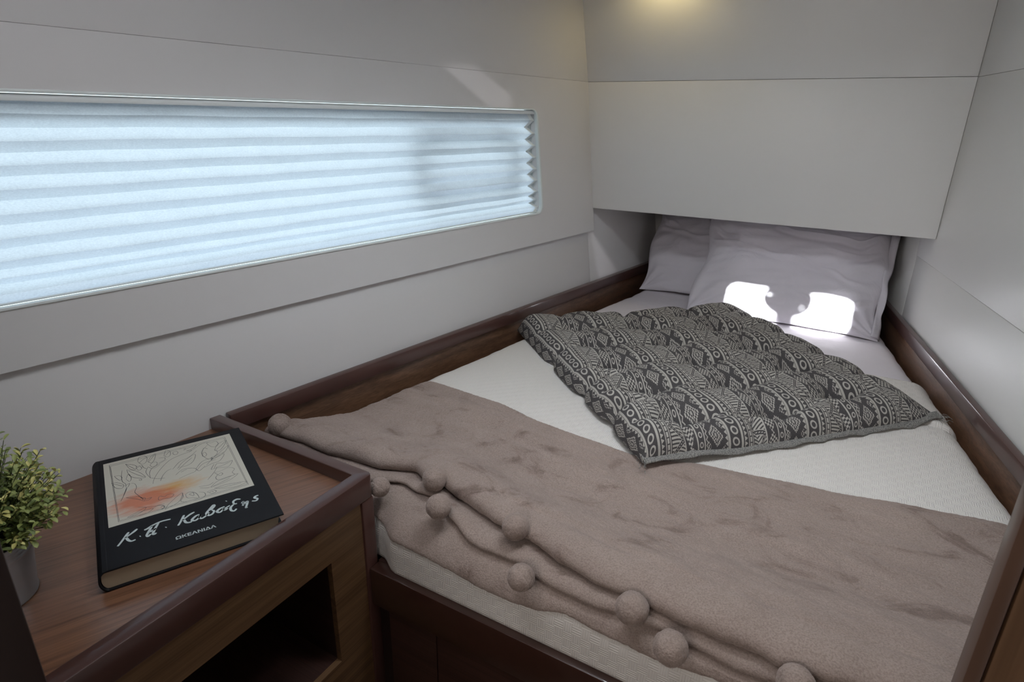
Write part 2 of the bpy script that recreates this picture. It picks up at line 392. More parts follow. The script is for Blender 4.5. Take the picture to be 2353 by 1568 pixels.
# window
wi = root('window_1', Lp(oW(-.29), -.29, .6), 'long low hull window with rounded corners behind the pleated blind', 'window', kind='structure')
def ring(name, lo, li, d0, d1, mat, parent):
    n = len(lo); v = []
    for loop, d in ((lo, d0), (li, d0), (li, d1), (lo, d1)): v += [Lp(oW(z) + d, z, t) for t, z in loop]
    f = [(k*n + i, k*n + (i+1) % n, ((k+1) % 4)*n + (i+1) % n, ((k+1) % 4)*n + i) for k in range(4) for i in range(n)]
    return obj(name, v, f, mat, parent, bevel=.0012)
fr = ring('window_frame', rrect(-.556, 1.6405, -.2935, .0295, .030, 10), rrect(-.544, 1.632, -.2885, .0245, .022, 10), .0025, -.010, M['gloss_white'], wi)
ring('seal', rrect(-.5435, 1.6315, -.288, .024, .0218, 10), rrect(-.534, 1.6255, -.2855, .0215, .018, 10), -.0305, -.034, M['gloss_white'], wi)
plate = [(-.58, -.31), (1.66, -.31), (1.66, .045), (-.58, .045)]
def Lslab(name, t0, t1, z0, z1, d0, d1, mat, parent, bevel=.001):
    return Lprism(name, [(oW(z0) + d0, z0), (oW(z1) + d0, z1), (oW(z1) + d1, z1), (oW(z0) + d1, z0)], t0, t1, mat, parent, bevel)
Lslab('side_channel', 1.612, 1.650, -.300, .036, -.0305, -.0335, M['gloss_white'], wi)
Lslab('window_pane', -.66, 1.74, -.38, .105, -.058, -.064, M['glass'], wi)
pf = root('port_frame', Lp(oW(-.15) - .07, -.15, 1.33), None, None); pf.parent = wi; pf.location = pf.location - wi.location
plate_hole('port_rim', rrect(1.12, 1.56, -.232, -.058, .02), rrect(1.155, 1.525, -.205, -.085, .018),
           lambda t, z: Lp(oW(z) - .066, z, t), lambda t, z: Lp(oW(z) - .082, z, t), M['dark_port'], pf)
for t_, z_ in ((1.22, -.064), (1.47, -.064), (1.20, -.214), (1.50, -.214)):
    Lslab('hinge', t_ - .03, t_ + .03, z_ - .012, z_ + .014, -.065, -.05, M['dark_metal'], pf)
pfd = Lprism('sky_block', [(oW(.05) - .07, .10), (oW(.05) - .28, .07), (oW(.05) - .28, .16), (oW(.05) - .07, .22)], -.8, 2.4, M['wall_white'], wl)  # overhang added out of view to darken the top of the blind
# starboard side
wr = root('wall_right', (.3, 1.6, -1.35), 'white starboard wall lining with two level panel joints', 'wall', kind='structure')
RO = .597
def Rprism(name, poly, t0, t1, mat, parent, bevel=.0012): return prism(name, poly, Rp, t0, t1, mat, parent, bevel)
RJ = 2.165
for t0, t1, z0, z1, o in ((-.6, RJ, -1.35, -.3815, RO + .002), (-.6, RJ, -.3805, .1205, RO), (-.6, RJ + .03, .1211, CZ + .03, RO), (RJ + .0012, 2.95, -1.35, .2, RO + .002)):
    Rprism('panel', [(o, z0), (o, z1), (o + .03, z1), (o + .03, z0)], t0, t1, M['laminate'], wr)
Rprism('hull_liner', [(RO + .032, -1.35), (RO + .032, CZ + .05), (RO + .06, CZ + .05), (RO + .06, -1.35)], -.6, 2.95, M['laminate'], wr, 0)
YB = 2.63
wb = box('wall_back', (-1.3, .7, YB, YB + .04, -1.35, CZ + .03), M['laminate'], bevel=0, origin=(-.3, YB, -1.35)); setp(wb, 'white end wall in shade behind the pillows under the locker', 'wall', kind='structure')
fl = box('floor', (-1.6, 1.4, -1.7, 2.7, -1.39, -1.35), M['floor'], bevel=0, origin=(0, 0, -1.35)); setp(fl, 'dark cabin floor in front of the berth', 'floor', kind='structure')
HW, HD = .20, .123
ce = root('ceiling', (-.2, .8, CZ), 'white vinyl cabin headliner with a roof hatch', 'ceiling', kind='structure')
for b in ((-1.7, HX - HW, -1.7, 2.7), (HX + HW, 1.4, -1.7, 2.7), (HX - HW, HX + HW, -1.7, HY - HD), (HX - HW, HX + HW, HY + HD, 2.7)):
    box('panel', (*b, CZ, CZ + .05), M['ceiling'], ce, bevel=0)
hw = root('window_2', (HX, HY, CZ), 'clear roof hatch with a round vent disc in its pane', 'window', kind='structure')
plate_hole('hatch_frame', rrect(HX - HW - .03, HX + HW + .03, HY - HD - .03, HY + HD + .03, .05), rrect(HX - HW + .004, HX + HW - .004, HY - HD + .004, HY + HD - .004, .04),
           lambda x, y: (x, y, CZ - .006), lambda x, y: (x, y, CZ + .055), M['gloss_white'], hw)
box('hatch_pane', (HX - HW - .02, HX + HW + .02, HY - HD - .02, HY + HD + .02, CZ + .056, CZ + .062), M['glass'], hw, bevel=0)
def vent_disc():
    v, f, n, rad = [], [], 48, [0, .03, .052, .066, .078]
    for z in (CZ + .05, CZ + .066):
        for r in rad:
            for i in range(n): a = 2*math.pi*i/n; v.append((HX + r*math.cos(a)*1.0, HY + r*math.sin(a), z))
    m = len(rad)*n
    for k in range(4):
        for i in range(n):
            if k == 2 and (i in (42, 43, 44) or i in (21, 22, 23)): continue
            a, b, c, d = k*n + i, k*n + (i+1) % n, (k+1)*n + (i+1) % n, (k+1)*n + i
            f += [(a, b, c, d), (m + d, m + c, m + b, m + a)]
    for i in range(n): f.append((4*n + i, 4*n + (i+1) % n, m + 4*n + (i+1) % n, m + 4*n + i))
    obj('vent_disc', v, f, M['hatch_plastic'], hw, fix=False)
vent_disc()
box('hatch_bar', (HX - .03, HX + .03, HY - HD - .01, HY + HD + .01, CZ + .048, CZ + .055), M['hatch_plastic'], hw)
# bulkheads beside the doorway
tj = box('trim_1', (-1.35, -.469, .075, .12, -1.35, CZ), M['jamb'], origin=(-.469, .1, -1.35), bevel=.004); setp(tj, 'near-black wooden door jamb at the lower left edge of the picture', 'door frame', kind='structure')
wf = root('wall_front', (.3, .6, -1.35), 'brown wood bulkhead panel at the right edge, in front of the berth', 'wall', kind='structure')
XB = .1575
box('panel', (XB + .016, 1.0, .578, .60, -1.35, CZ), M['veneer_z'], wf)
box('edge_strip', (XB, XB + .0125, .572, .602, -1.35, CZ), M['solid_trim'], wf, bevel=.002)
box('backing', (XB + .004, 1.0, .584, .599, -1.35, CZ), M['jamb'], wf, bevel=0)
def gap(pts):  # outlines shaped so the added spot casts the wall patches
    out = []
    for p in pts: k = (-1.70 - GS.y)/(p[1] - GS.y); q = GS + (Vector(p) - GS)*k; out.append((q.x, q.z))
    return out
def gap_t(tz, o): return gap([Lp(o(z), z, t) for t, z in tz])
wk = plate_hole('wall_rear', [(-1.7, -1.35), (1.4, -1.35), (1.4, CZ + .03), (-1.7, CZ + .03)],
                [gap_t([(1.225, .128), (1.368, .138), (1.530, .062), (1.512, .024), (1.40, .034)], oW), gap_t([(1.945, -.392), (1.965, -.385), (2.15, -.576), (1.99, -.576)], oLow)],
                lambda x, z: (x, -1.70, z), lambda x, z: (x, -1.704, z), M['veneer_z']); setp(wk, 'wood panelled passage wall behind the viewer', 'wall', kind='structure')
wp = box('wall_passage', (1.4, 1.44, -1.7, .6, -1.35, CZ + .03), M['veneer_z'], bevel=0, origin=(1.4, -.5, -1.35)); setp(wp, 'wood panelled side wall of the passage outside the cabin', 'wall', kind='structure')

# ------------------------------------------------------------------ overhead locker
YC = 2.10
lk = root('overhead_locker', (-.35, YC, -.306), 'white overhead locker with a level joint, above the pillows', 'cabinet')
def face(name, z0, z1, y0, y1, xr0, xr1):
    xl0 = Lx((oW if z0 < .1225 else oU)(z0), YC) - .02; xl1 = Lx((oW if z1 < .1225 else oU)(z1), YC) - .02
    v = [(xl0, y0, z0), (xr0, y0, z0), (xr1, y0, z1), (xl1, y0, z1), (xl0, y1, z0), (xr0, y1, z0), (xr1, y1, z1), (xl1, y1, z1)]
    f = [(0, 1, 2, 3), (7, 6, 5, 4), (0, 4, 5, 1), (1, 5, 6, 2), (2, 6, 7, 3), (3, 7, 4, 0)]
    return obj(name, v, f, M['locker'], lk, bevel=.0012)
xr = Rx(RO - .0008, YC)
face('door_panel', -.306, .1212, YC, YC + .018, xr, xr)
face('upper_panel', .1222, CZ - .001, YC, YC + .018, xr, xr)
face('carcass', -.3035, CZ - .002, YC + .0185, YB - .001, Rx(RO - .002, YB), Rx(RO - .002, YB))
# ------------------------------------------------------------------ pleated blind
bl = root('pleated_blind', Lp(oW(-.27) - .02, -.27, .6), 'pale blue-white pleated fabric blind drawn down over the long window', 'blind')
ZV = [.0105, -.0265, -.063, -.0985, -.134, -.1695, -.205, -.2375, -.259]      # valleys (the dark fold lines)
def blind_fabric():
    prof = []
    for a, b in zip(ZV, ZV[1:]):
        h = (a - b); prof.append((a, -.028)) if a < 0 else prof.extend([(.0175, -.018), (.010, -.013), (-.006, -.010)]); (prof.append((a - h*.52, -.028 + .020*min(1, h/.034))) if a < 0 else None)
    prof.append((ZV[-1], -.028)); prof.extend([(-.271, -.010), (-.2865, -.013)])
    ts = [-.53 + i*(1.612 + .53)/60 for i in range(61)]
    v, f = [], []
    for t in ts:
        for k, (z, d) in enumerate(prof):
            tt = t
            v.append(Lp(oW(z) + d + .0006*math.sin(t*37 + k*2.1), z + .0006*math.sin(t*23 + k), tt))
    n = len(prof)
    # the cut end of the cloth steps in and out with the folds
    for k in range(n): z, d = prof[k]; v[60*n + k] = Lp(oW(z) + d, z, 1.618 + (.007 if k % 2 == 0 else -.008))
    o = obj('fabric', v, gridf(61, n), M['blind'], bl, fix=False)
    # narrow returned hem at the cut end
    v2 = []
    for k in range(n):
        z, d = prof[k]
        for e, dd in ((-.012, .0012), (.006, .0016)): v2.append(Lp(oW(z) + d + dd, z, 1.617 + e + (.006 if k % 2 == 0 else -.008)))
    obj('hem', v2, gridf(n, 2), M['blind_hem'], bl, fix=False)
blind_fabric()
Lslab('head_rail', -.53, 1.628, .0120, .0235, -.030, -.004, M['blind_hem'], bl, .002)
Lslab('light_block', -.53, 1.620, -.011, .0120, -.032, -.024, M['blind_hem'], bl, .001)  # strip added behind the cloth to dim its top band
Lslab('bottom_rail', -.53, 1.628, -.2882, -.2845, -.030, -.008, M['gloss_white'], bl, .002)

# ------------------------------------------------------------------ berth base with its rails
bb = root('berth_base', (-.3, 1.6, -1.35), 'dark wood double berth base with raised rails along both walls', 'bed')
YE = YB - .005
def plan(poly, z0, z1, name, mat, parent, bevel=.002): return prism(name, poly, lambda a, b, s: (a, b, s), z0, z1, mat, parent, bevel)
plan([(-.6485, .6295), (XB - .003, .6295), (XB - .003, .657), (-.6485, .657)], -.839, -.759, 'front_board', M['solid_dark'], bb, .0035)
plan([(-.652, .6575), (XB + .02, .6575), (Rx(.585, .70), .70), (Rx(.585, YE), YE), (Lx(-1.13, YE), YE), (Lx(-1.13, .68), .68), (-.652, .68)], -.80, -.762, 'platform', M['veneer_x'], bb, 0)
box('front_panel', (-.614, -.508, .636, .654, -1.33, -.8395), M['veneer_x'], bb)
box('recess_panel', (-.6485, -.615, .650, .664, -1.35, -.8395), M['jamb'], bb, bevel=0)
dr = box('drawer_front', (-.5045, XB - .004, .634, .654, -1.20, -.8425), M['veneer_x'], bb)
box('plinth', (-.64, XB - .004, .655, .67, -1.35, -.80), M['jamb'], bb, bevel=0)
for side, P3, nm in (('l', Lp, 0), ('r', Rp, 1)):
    if side == 'l':
        a = [(-1.1435, -.80), (-1.1435, -.6115), (-1.133, -.6115), (-1.133, -.80)]; c = [(-1.1435, -.611), (-1.1435, -.575), (-1.1225, -.575), (-1.1225, -.611)]; t0, t1 = .507, 2.72
    else:
        a = [(.5965, -.80), (.5965, -.6105), (.588, -.6105), (.588, -.80)]; c = [(.5965, -.610), (.5965, -.575), (.578, -.575), (.578, -.610)]; t0, t1 = .56, 2.66
    prism('side_panel', a, P3, t0, t1, M['veneer_y'], bb, .0008)
    prism('rail_cap', c, P3, t0, t1, M['solid'], bb, .003)

# ------------------------------------------------------------------ bedside cabinet
nc = root('bedside_cabinet', (-.9, .4, -1.35), 'built-in walnut bedside cabinet with a raised rim and open front niche', 'cabinet')
YN = .122
plan([(Lx(-1.1425, YN), YN), (-.6520, YN), (-.6520, .652), (Lx(-1.1425, .652), .652)], -.6185, -.600, 'top', M['veneer'], nc, 0)
xf, xi, yi, yo, r = -.6485, -.6750, .6338, .6556, .010
corner = [(xf - r + r*math.cos(math.radians(a)), yo - r + r*math.sin(math.radians(a))) for a in range(0, 91, 15)]
xw0, xw1 = Lx(-1.1430, yi), Lx(-1.1430, yo)
plan([(xf, YN)] + corner + [(xw1, yo), (xw0, yi), (xi, yi), (xi, YN)], -.6195, -.575, 'rim', M['solid'], nc, .0022)
box('corner_post', (-.682, -.6488, .6262, .6550, -1.35, -.6198), M['solid'], nc, bevel=.004)
fx0, fx1 = -.664, -.6530
plate_hole('front_panel', [(YN, -1.33), (.6258, -1.33), (.6258, -.6202), (YN, -.6202)], [(.165, -.9065), (.5515, -.9065), (.5515, -.6925), (.165, -.6925)],
           lambda y, z: (fx1, y, z), lambda y, z: (fx0, y, z), M['veneer_face'], nc)
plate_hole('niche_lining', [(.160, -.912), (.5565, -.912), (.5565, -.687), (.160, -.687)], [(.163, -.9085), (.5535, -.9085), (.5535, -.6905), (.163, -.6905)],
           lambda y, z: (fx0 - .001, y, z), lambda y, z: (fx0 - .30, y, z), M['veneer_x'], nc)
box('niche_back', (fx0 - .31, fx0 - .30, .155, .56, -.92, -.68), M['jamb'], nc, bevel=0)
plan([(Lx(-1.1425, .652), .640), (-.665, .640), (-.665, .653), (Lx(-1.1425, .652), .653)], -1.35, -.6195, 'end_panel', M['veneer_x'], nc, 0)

# ------------------------------------------------------------------ mattress, bedspread
R0, ZT = .065, -.655
def yfoot(x): return .648 + .022*smooth01((-.60 - x)/.05)
def G(x, a, off, zt=ZT + .004):
    yc = yfoot(x) + R0
    if a <= 0: return yc - a, zt + off
    if a < R0*math.pi/2:
        th = a/R0; return yc - R0*math.sin(th) - math.sin(th)*off, zt - R0*(1 - math.cos(th)) + math.cos(th)*off
    return yc - R0 - off, zt - R0 - (a - R0*math.pi/2)
def sidedrop(u, r, flat_edge):
    """u: distance along the cloth past the start of the rounding -> (outward, down)"""
    if u <= 0: return u, 0
    if u < r*math.pi/2: return r*math.sin(u/r), r*(1 - math.cos(u/r))
    return r, r + u - r*math.pi/2
def bedcloth(name, mat, parent, y_far, off, amax, side, wrinkle=0, nu=150, nv=230, eL=-1.083, eR=.573, down=.10, y_end_round=False, origin=None, foldback=None):
    """cloth over the berth: across the width, down both sides and over the foot"""
    rs = .042; v, uv = [], []
    for j in range(nv):
        a = amax - (amax + (y_far - .713))*j/(nv - 1)
        for i in range(nu):
            s = i/(nu - 1)
            y, z = G(-.3, a, off)
            yy = min(max(y, .75), y_far)
            xl, xr_ = Lx(eL, yy), Rx(eR, yy); W = xr_ - xl - 2*rs + 2*(rs*math.pi/2 + side)
            b = -W/2 + W*s; half = (xr_ - xl)/2 - rs
            o, d = sidedrop(abs(b) - half, rs, 0)
            x = (xl + xr_)/2 + math.copysign(half + o, b) if abs(b) > half else (xl + xr_)/2 + b
            if abs(b) > half: x += (.007*fbm((y*1.0, 4.0 if b > 0 else 9.0, off*50), 7) + .004*fbm((y, 2, off*50), 21))*min(1, o/rs)*(1 if a <= 0 else .2)
            y, z = G(x, a, off)
            z -= d*(1 if a <= 0 else max(0, math.cos(min(a/R0, 1.57))))
            z = max(z, -.7575 if a > 0 else -.752)
            if wrinkle:
                k = wrinkle*(smooth01((y - 1.22)/.2) if 'spread' in name and x > -.9 else 1)*(fbm((x*1.0, y*1.3, 3.1), 3.0) + .5*fbm((x, y, 8.0), 9)); z += k*(1 if a <= 0 else .25); y -= k*(1.2 if a > 0 else 0)
            if foldback: z += foldback(x, y, a)
            v.append((x, y, z)); uv.append((b + 3, -a + 3))
    return obj(name, v, gridf(nv, nu), mat, parent, smooth=True, uv=uv, origin=origin, fix=False)
ma = bedcloth('mattress', M['sheet'], None, YB - .035, -.006, .17, .03, .0045, 110, 230, origin=(-.3, 1.6, -.76)); setp(ma, 'mattress in a smooth pale lavender sheet, bare below the pillows', 'mattress')
def qfold(x, y, a):
    # the far hem of the spread is turned back on itself near the starboard rail
    yh = 1.525 + .10*fbm((x, 0, 1), 2.5)
    k = .010*smooth01((y - yh)/.006) if x > -.25 else 0
    return k + .003*fbm((x, y, 2), 5)*smooth01((y - 1.22)/.2)
qs = bedcloth('bedspread', M['quilt'], None, 1.795, .003, .168, .035, .0022, 150, 260, eL=-1.086, eR=.576, origin=(-.3, 1.2, -.76), foldback=qfold); setp(qs, 'white basketweave cotton bedspread hanging over the foot of the berth', 'bedspread')
for o_ in (ma, qs):
    md = o_.modifiers.new('thickness', 'SOLIDIFY'); md.thickness = .002; md.offset = -1
# ------------------------------------------------------------------ fleece throw with pompoms
A1 = table([(-1.0, .004), (-.851, .004), (-.753, -.001), (-.712, -.004), (-.634, -.036), (-.576, -.044), (-.522, -.025), (-.428, -.002), (-.372, .002), (-.296, .016), (-.222, .022), (-.156, .024), (-.095, .026), (-.038, .028), (.014, .028), (.062, .026), (.108, .022), (.3, .02)])
A2 = table([(-1.0, .010), (-.902, .014), (-.707, .020), (-.638, .004), (-.574, -.012), (-.509, .018), (-.461, .034), (-.407, .039), (-.355, .038), (-.326, .046), (-.288, .050), (-.247, .050), (-.196, .048), (-.141, .046), (-.093, .048), (-.035, .052), (.016, .050), (.065, .048), (.3, .045)])
A3 = table([(-1.0, .06), (-.66, .068), (-.652, .071), (-.587, .079), (-.511, .082), (-.424, .088), (-.375, .090), (-.322, .086), (-.273, .074), (-.237, .078), (-.184, .078), (-.14, .080), (-.081, .077), (-.028, .074), (.1, .078), (.3, .08)])
YF = table([(-1.05, 1.10), (-.942, 1.124), (-.881, 1.137), (-.687, 1.123), (-.538, 1.086), (-.442, 1.075), (-.294, 1.060), (-.184, 1.102), (.033, 1.131), (.173, 1.161), (.301, 1.182), (.5, 1.19)])
th_ = root('fleece_throw', (-.3, .9, -.645), 'taupe fleece throw folded in layers across the foot of the berth', 'blanket')
def throw():
    NS, NT_ = 330, 110
    v = []
    for i in range(NS):
        s = i/(NS - 1)
        x7 = Lx(-1.112, .74)*(1 - s) + Rx(.585, .74)*s
        a1, a2, a3 = A1(x7), A2(x7), A3(x7); a2 = max(a2, a1 + .012); a3 = max(a3, a2 + .022)
        w1 = .003*fbm((x7, 0, 0), 14); w2 = .004*fbm((x7, 5, 0), 12); w3 = .004*fbm((x7, 9, 0), 9)
        a1 += w1; a2 += w2; a3 += w3
        hi = 1 + .18*fbm((x7, 3, 3), 7)
        a1 += .006; a2 = max(a2, a1 + .012); a3 = max(a3, a2 + .022)
        pr = [(a1 - .045, .040*hi), (a1 - .022, .0435*hi), (a1 - .009, .0420*hi), (a1 - .001, .037*hi), (a1 + .0035, .028), (a1 + .001, .0175), (a1 - .008, .0125), (a1 - .022, .0115),
              (a2 - .030, .0115), (a2 - .018, .0165), (a2 - .008, .0190), (a2 - .001, .0170), (a2 + .003, .0125), (a2, .0080), (a2 - .008, .0062), (a2 - .018, .0052),
              (a2 - .010, .0045), (a2 + .004, .0052), ((a2 + a3)/2, .0075 + .003*fbm((x7, 7, 1), 10)), (a3 - .010, .0075), (a3 - .002, .0068), (a3 + .001, .0045), (a3 - .001, .0022)]
        col = []
        for k in range(NT_):
            q = k/(NT_ - 1)
            yf = YF(x7 + .0*q)
            yst = G(x7, a1 - .045, 0)[0]
            y = yf + (yst - yf)*(q)
            xx = Lx(-1.090 - .018*math.sin(q*9), y)*(1 - s) + Rx(.580, y)*s
            yf2 = YF(xx); y = yf2 + (yst - yf2)*q
            xl, xr_ = Lx(-1.083, y), Rx(.573, y)
            e = min(xx - xl, xr_ - xx); dr = 0
            if e < .045: t = min(1, (.045 - e)/.045); dr = .045*(1 - math.sqrt(max(0, 1 - t*t)))
            lift = .006 + .034*smooth01((q - .62)/.38)*hi
            edge = min(1, q/.022); lift = lift*math.sqrt(max(0, 1 - (1 - edge)**2)) if edge < 1 else lift
            soft = .006*fbm((xx*1.0, y*2.2, 4), 5) + .0035*fbm((xx*1.5 + y, y*1.2, 6), 11) + .004*max(0, fbm((xx*.7 - y*.6, xx*.5 + y*2.6, 2), 4))
            soft *= smooth01(q/.08)
            col.append((xx, y, ZT + .0095 + max(lift + soft, .0045*min(1, q/.02)) - dr*.97))
        for (a, off) in pr:
            y, z = G(x7, a, off + .005)
            xl, xr_ = Lx(-1.083, y), Rx(.573, y); xx = xl + (xr_ - xl)*(s*1.03 - .015)
            e = min(xx - xl, xr_ - xx); dr = 0
            if e < .045: t = min(1, (.045 - e)/.045); dr = .030*(1 - math.sqrt(max(0, 1 - t*t)))
            col.append((x7, y, z - dr*.6))
        v += col
    n = NT_ + 23
    o = obj('throw_cloth', v, gridf(NS, n), M['fleece'], th_, smooth=True, fix=False)
    md = o.modifiers.new('smooth', 'SUBSURF'); md.levels = 1; md.render_levels = 1
    tx = bpy.data.textures.new('nap', 'CLOUDS'); tx.noise_scale = .006; tx.noise_depth = 2
    dm = o.modifiers.new('nap', 'DISPLACE'); dm.texture = tx; dm.strength = .0022; dm.mid_level = .5; dm.texture_coords = 'LOCAL'
throw()
POM = [(-.988, .739, -.617, .0240), (-.587, .747, -.617, .0221), (-.533, .687, -.620, .0214), (-.393, .705, -.617, .0217), (-.346, .641, -.648, .0209), (-.178, .656, -.635, .0229), (-.116, .636, -.654, .0230), (.033, .650, -.640, .0222), (-.665, .688, -.628, .0180)]
def pompom(p, r, seed):
    bm = bmesh.new(); bmesh.ops.create_icosphere(bm, subdivisions=5, radius=1)
    rnd = random.Random(seed); ax = Vector((rnd.uniform(-1, 1), rnd.uniform(-1, 1), rnd.uniform(-.3, .3))).normalized()
    v = []
    for q in bm.verts:
        c = q.co.normalized()
        k = 1 + .045*noise.noise(c*2.2 + Vector((seed*3.1, 0, 0))) + .030*noise.noise(c*11 + Vector((seed, 0, 0))) + .022*noise.noise(c*34) + rnd.uniform(-.008, .008)
        groove = abs(c.dot(ax)); k -= .05*math.exp(-(groove/.05)**2)
        v.append((p[0] + c.x*r*k, p[1] + c.y*r*k, p[2] + c.z*r*k))
    f = [tuple(w_.index for w_ in q.verts) for q in bm.faces]; bm.free()
    return obj('pompom', v, f, M['fleece'], th_, smooth=True, fix=False)
for i, p in enumerate(POM): pompom(tuple(c*(1 - .017/Vector(p[:3]).length) for c in p[:3]), p[3]*(1 - .017/Vector(p[:3]).length), i + 1)

# ------------------------------------------------------------------ tufted floor cushion
mt = root('tufted_cushion', (-.33, 1.6, -.65), 'charcoal and cream patterned tufted mat lying cornerwise on the berth', 'cushion')
MA, MB, MC, MD = Vector((-.902, 1.600)), Vector((-.345, 2.150)), Vector((.232, 1.580)), Vector((-.288, 1.022))
TU = [(.165, v_) for v_ in (.10, .285, .465, .645, .82)] + [(.455, v_) for v_ in (.075, .25, .43, .605, .78, .93)] + [(.74, v_) for v_ in (.125, .315, .505, .695, .87)]
PIN = [(-.01, .20), (-.01, .385), (-.01, .64), (1.0, .22), (1.0, .40), (1.0, .60), (1.0, .79), (.145, -.01), (.36, -.01), (.66, -.01), (.16, 1.01), (.46, 1.01), (.74, 1.01)]
def mat_pos(u, v):
    p = MD*(1-u)*(1-v) + MA*(1-u)*v + MB*u*v + MC*u*(1-v); return p
def mat_h(u, v):
    du, dv = min(u, 1 - u)*.80, min(v, 1 - v)*.80
    edge = 1.0
    for d, r in ((min(u, 9)*.80, .045), ((1 - u)*.80, .075), (v*.80, .055), ((1 - v)*.80, .05)):
        if d < r: t = 1 - max(0, d)/r; edge *= (max(0, 1 - t**2.2))**.5
    h = 1.0; crease = 0
    for (a, b) in TU:
        x, y = (u - a)*.80, (v - b)*.80
        h -= .62*math.exp(-(x*x + y*y)/(2*.021**2))
        crease = max(crease, math.exp(-(abs(y) + .10*abs(x))/.017)*math.exp(-(x/.125)**4))
    for (a, b) in PIN:
        x, y = (u - a)*.80, (v - b)*.80
        if a < .05 or a > .95: crease = max(crease, 1.0*math.exp(-(abs(y) + .1*abs(x))/.014)*math.exp(-(x/.105)**4))
        else: crease = max(crease, .8*math.exp(-(abs(x) + .1*abs(y))/.014)*math.exp(-(y/.07)**4))
    h -= .78*crease*max(0, min(1, h))
    h *= 1 + .12*fbm((u, v, 0), 6)
    cc = math.hypot(1 - u, v); h *= 1 - .62*math.exp(-(cc/.12)**2)
    return max(0, h)*edge*.064
def cushion():
    N = 300; v, uv = [], []
    for i in range(N + 1):
        for j in range(N + 1):
            # denser rows at the port edge, where the cover rolls under
            s = i/N; u = s; q = j/N
            e = .05
            if s < .12: w_ = s/.12; u = e*(1 - math.cos(w_*math.pi/2)) if False else e*(w_**2.4)
            else: u = e + (s - .12)/(.88)*(1 - e)
            p = mat_pos(u, q)
            # outline: scalloped where the cover is pulled in
            sc = 0
            for (a, b) in PIN:
                if a < .05: sc += .014*math.exp(-((q - b)/.03)**2)*math.exp(-(u/.08)**2)
                if a > .95: sc -= .016*math.exp(-((q - b)/.03)**2)*math.exp(-((1 - u)/.08)**2)
            dirU = (MC - MD).normalized(); p = p + dirU*sc
            h = mat_h(u, q)
            base = .004 + .011*smooth01((.32 - u - q*.6)/.2) + .008*math.exp(-((1-u)**2 + q*q)/.004)
            v.append((p.x, p.y, -.6465 + base + h))
            arc = u*.80 if s >= .12 else e*.80 - (1 - s/.12)*.088
            uv.append([arc - .003, q*.80])
    n = N + 1; f = gridf(n, n)
    # the print follows the cloth down the near, far and starboard edges
    for i in range(n):
        for rng, k0 in ((range(int(N*.10), -1, -1), int(N*.10) + 1), (range(int(N*.92), n), int(N*.92) - 1)):
            last = i*n + k0
            for j in rng:
                k = i*n + j; L_ = (Vector(v[k]) - Vector(v[last])).length; uv[k][1] = uv[last][1] + math.copysign(L_, j - k0); last = k
    for j in range(n):
        last = int(N*.90)*n + j
        for i in range(int(N*.90) + 1, n):
            k = i*n + j; uv[k][0] = uv[last][0] + (Vector(v[k]) - Vector(v[last])).length; last = k
    und = [(p[0], p[1], -.6465 + .003 + (p[2] + .645 - mat_h(0, 0))*0) for p in v[::1]] if False else None
    # underside: one sheet just above the bed
    bv = []
    K = 24
    for i in range(K + 1):
        for j in range(K + 1):
            u, q = .025 + .965*i/K, .02 + .965*j/K; p = mat_pos(u, q); base = .002 + .011*smooth01((.32 - u - q*.6)/.2) + .008*math.exp(-((1-u)**2 + q*q)/.004); bv.append((p.x, p.y, -.6465 + base))
    o = obj('cover', v, f, M['ikat'], mt, smooth=True, uv=uv, fix=False)
    obj('underside', bv, gridf(K + 1, K + 1), M['seam'], mt, smooth=True, fix=False)
    # overlocked seam allowance along the near edge, a wavy double strip
    sv = []; S = 160
    nrm = Vector((MC - MD).yx); nrm = Vector(((MC - MD).y, -(MC - MD).x)).normalized()
    for i in range(S + 1):
        u = i/S; p = mat_pos(u, .004)
        base = .004 + .011*smooth01((.32 - u)/.2) + .008*math.exp(-((1-u)**2)/.004)
        wv = .0025*math.sin(u*41) + .004*fbm((u, 0, 5), 9); dp = .010 + .006*fbm((u, 3, 5), 14)
        for k, (d, z) in enumerate(((-.006, .013), (.002, .010), (dp*.6 + .002, .008 + wv*.5), (dp + .004, .006 + wv), (dp + .0045, .003 + wv*.9), (dp*.6, .003 + wv*.4), (-.006, .002))):
            sv.append((p.x + nrm.x*d, p.y + nrm.y*d, max(-.6465 + base + z, -.6465 + base - .001)))
    obj('seam_edge', sv, gridf(S + 1, 7), M['seam'], mt, smooth=True, fix=False)
    # loose threads at the corners and tufts
    tv, tf = [], []; rnd = random.Random(4)
    def thread(p, d, L, r=.0006):
        d = d.normalized(); side = d.cross(Vector((0, 0, 1))).normalized(); pts = [p + d*L*k/4 + Vector((0, 0, .012*math.sin(k*.8)*L/.04)) for k in range(5)]
        b = len(tv)
        for q in pts: tv.extend([tuple(q + side*r), tuple(q - side*r*.5 + Vector((0, 0, r))), tuple(q - side*r*.5 - Vector((0, 0, r)))])
        for k in range(4):
            for m_ in range(3): tf.append((b + k*3 + m_, b + k*3 + (m_+1) % 3, b + k*3 + 3 + (m_+1) % 3, b + k*3 + 3 + m_))
    for c, n_ in ((MB, 12), (MC, 9), (MD, 8)):
        out = (c - (MA + MC)/2 if c is not MC else c - MA).normalized()
        for _ in range(n_): thread(Vector((c.x + rnd.uniform(-.012, .012), c.y - .01 + rnd.uniform(-.01, .01), -.640 + rnd.uniform(0, .012))), Vector((out.x + rnd.uniform(-.7, .7), out.y + rnd.uniform(-.7, .7), rnd.uniform(.0, .8))), rnd.uniform(.012, .030))
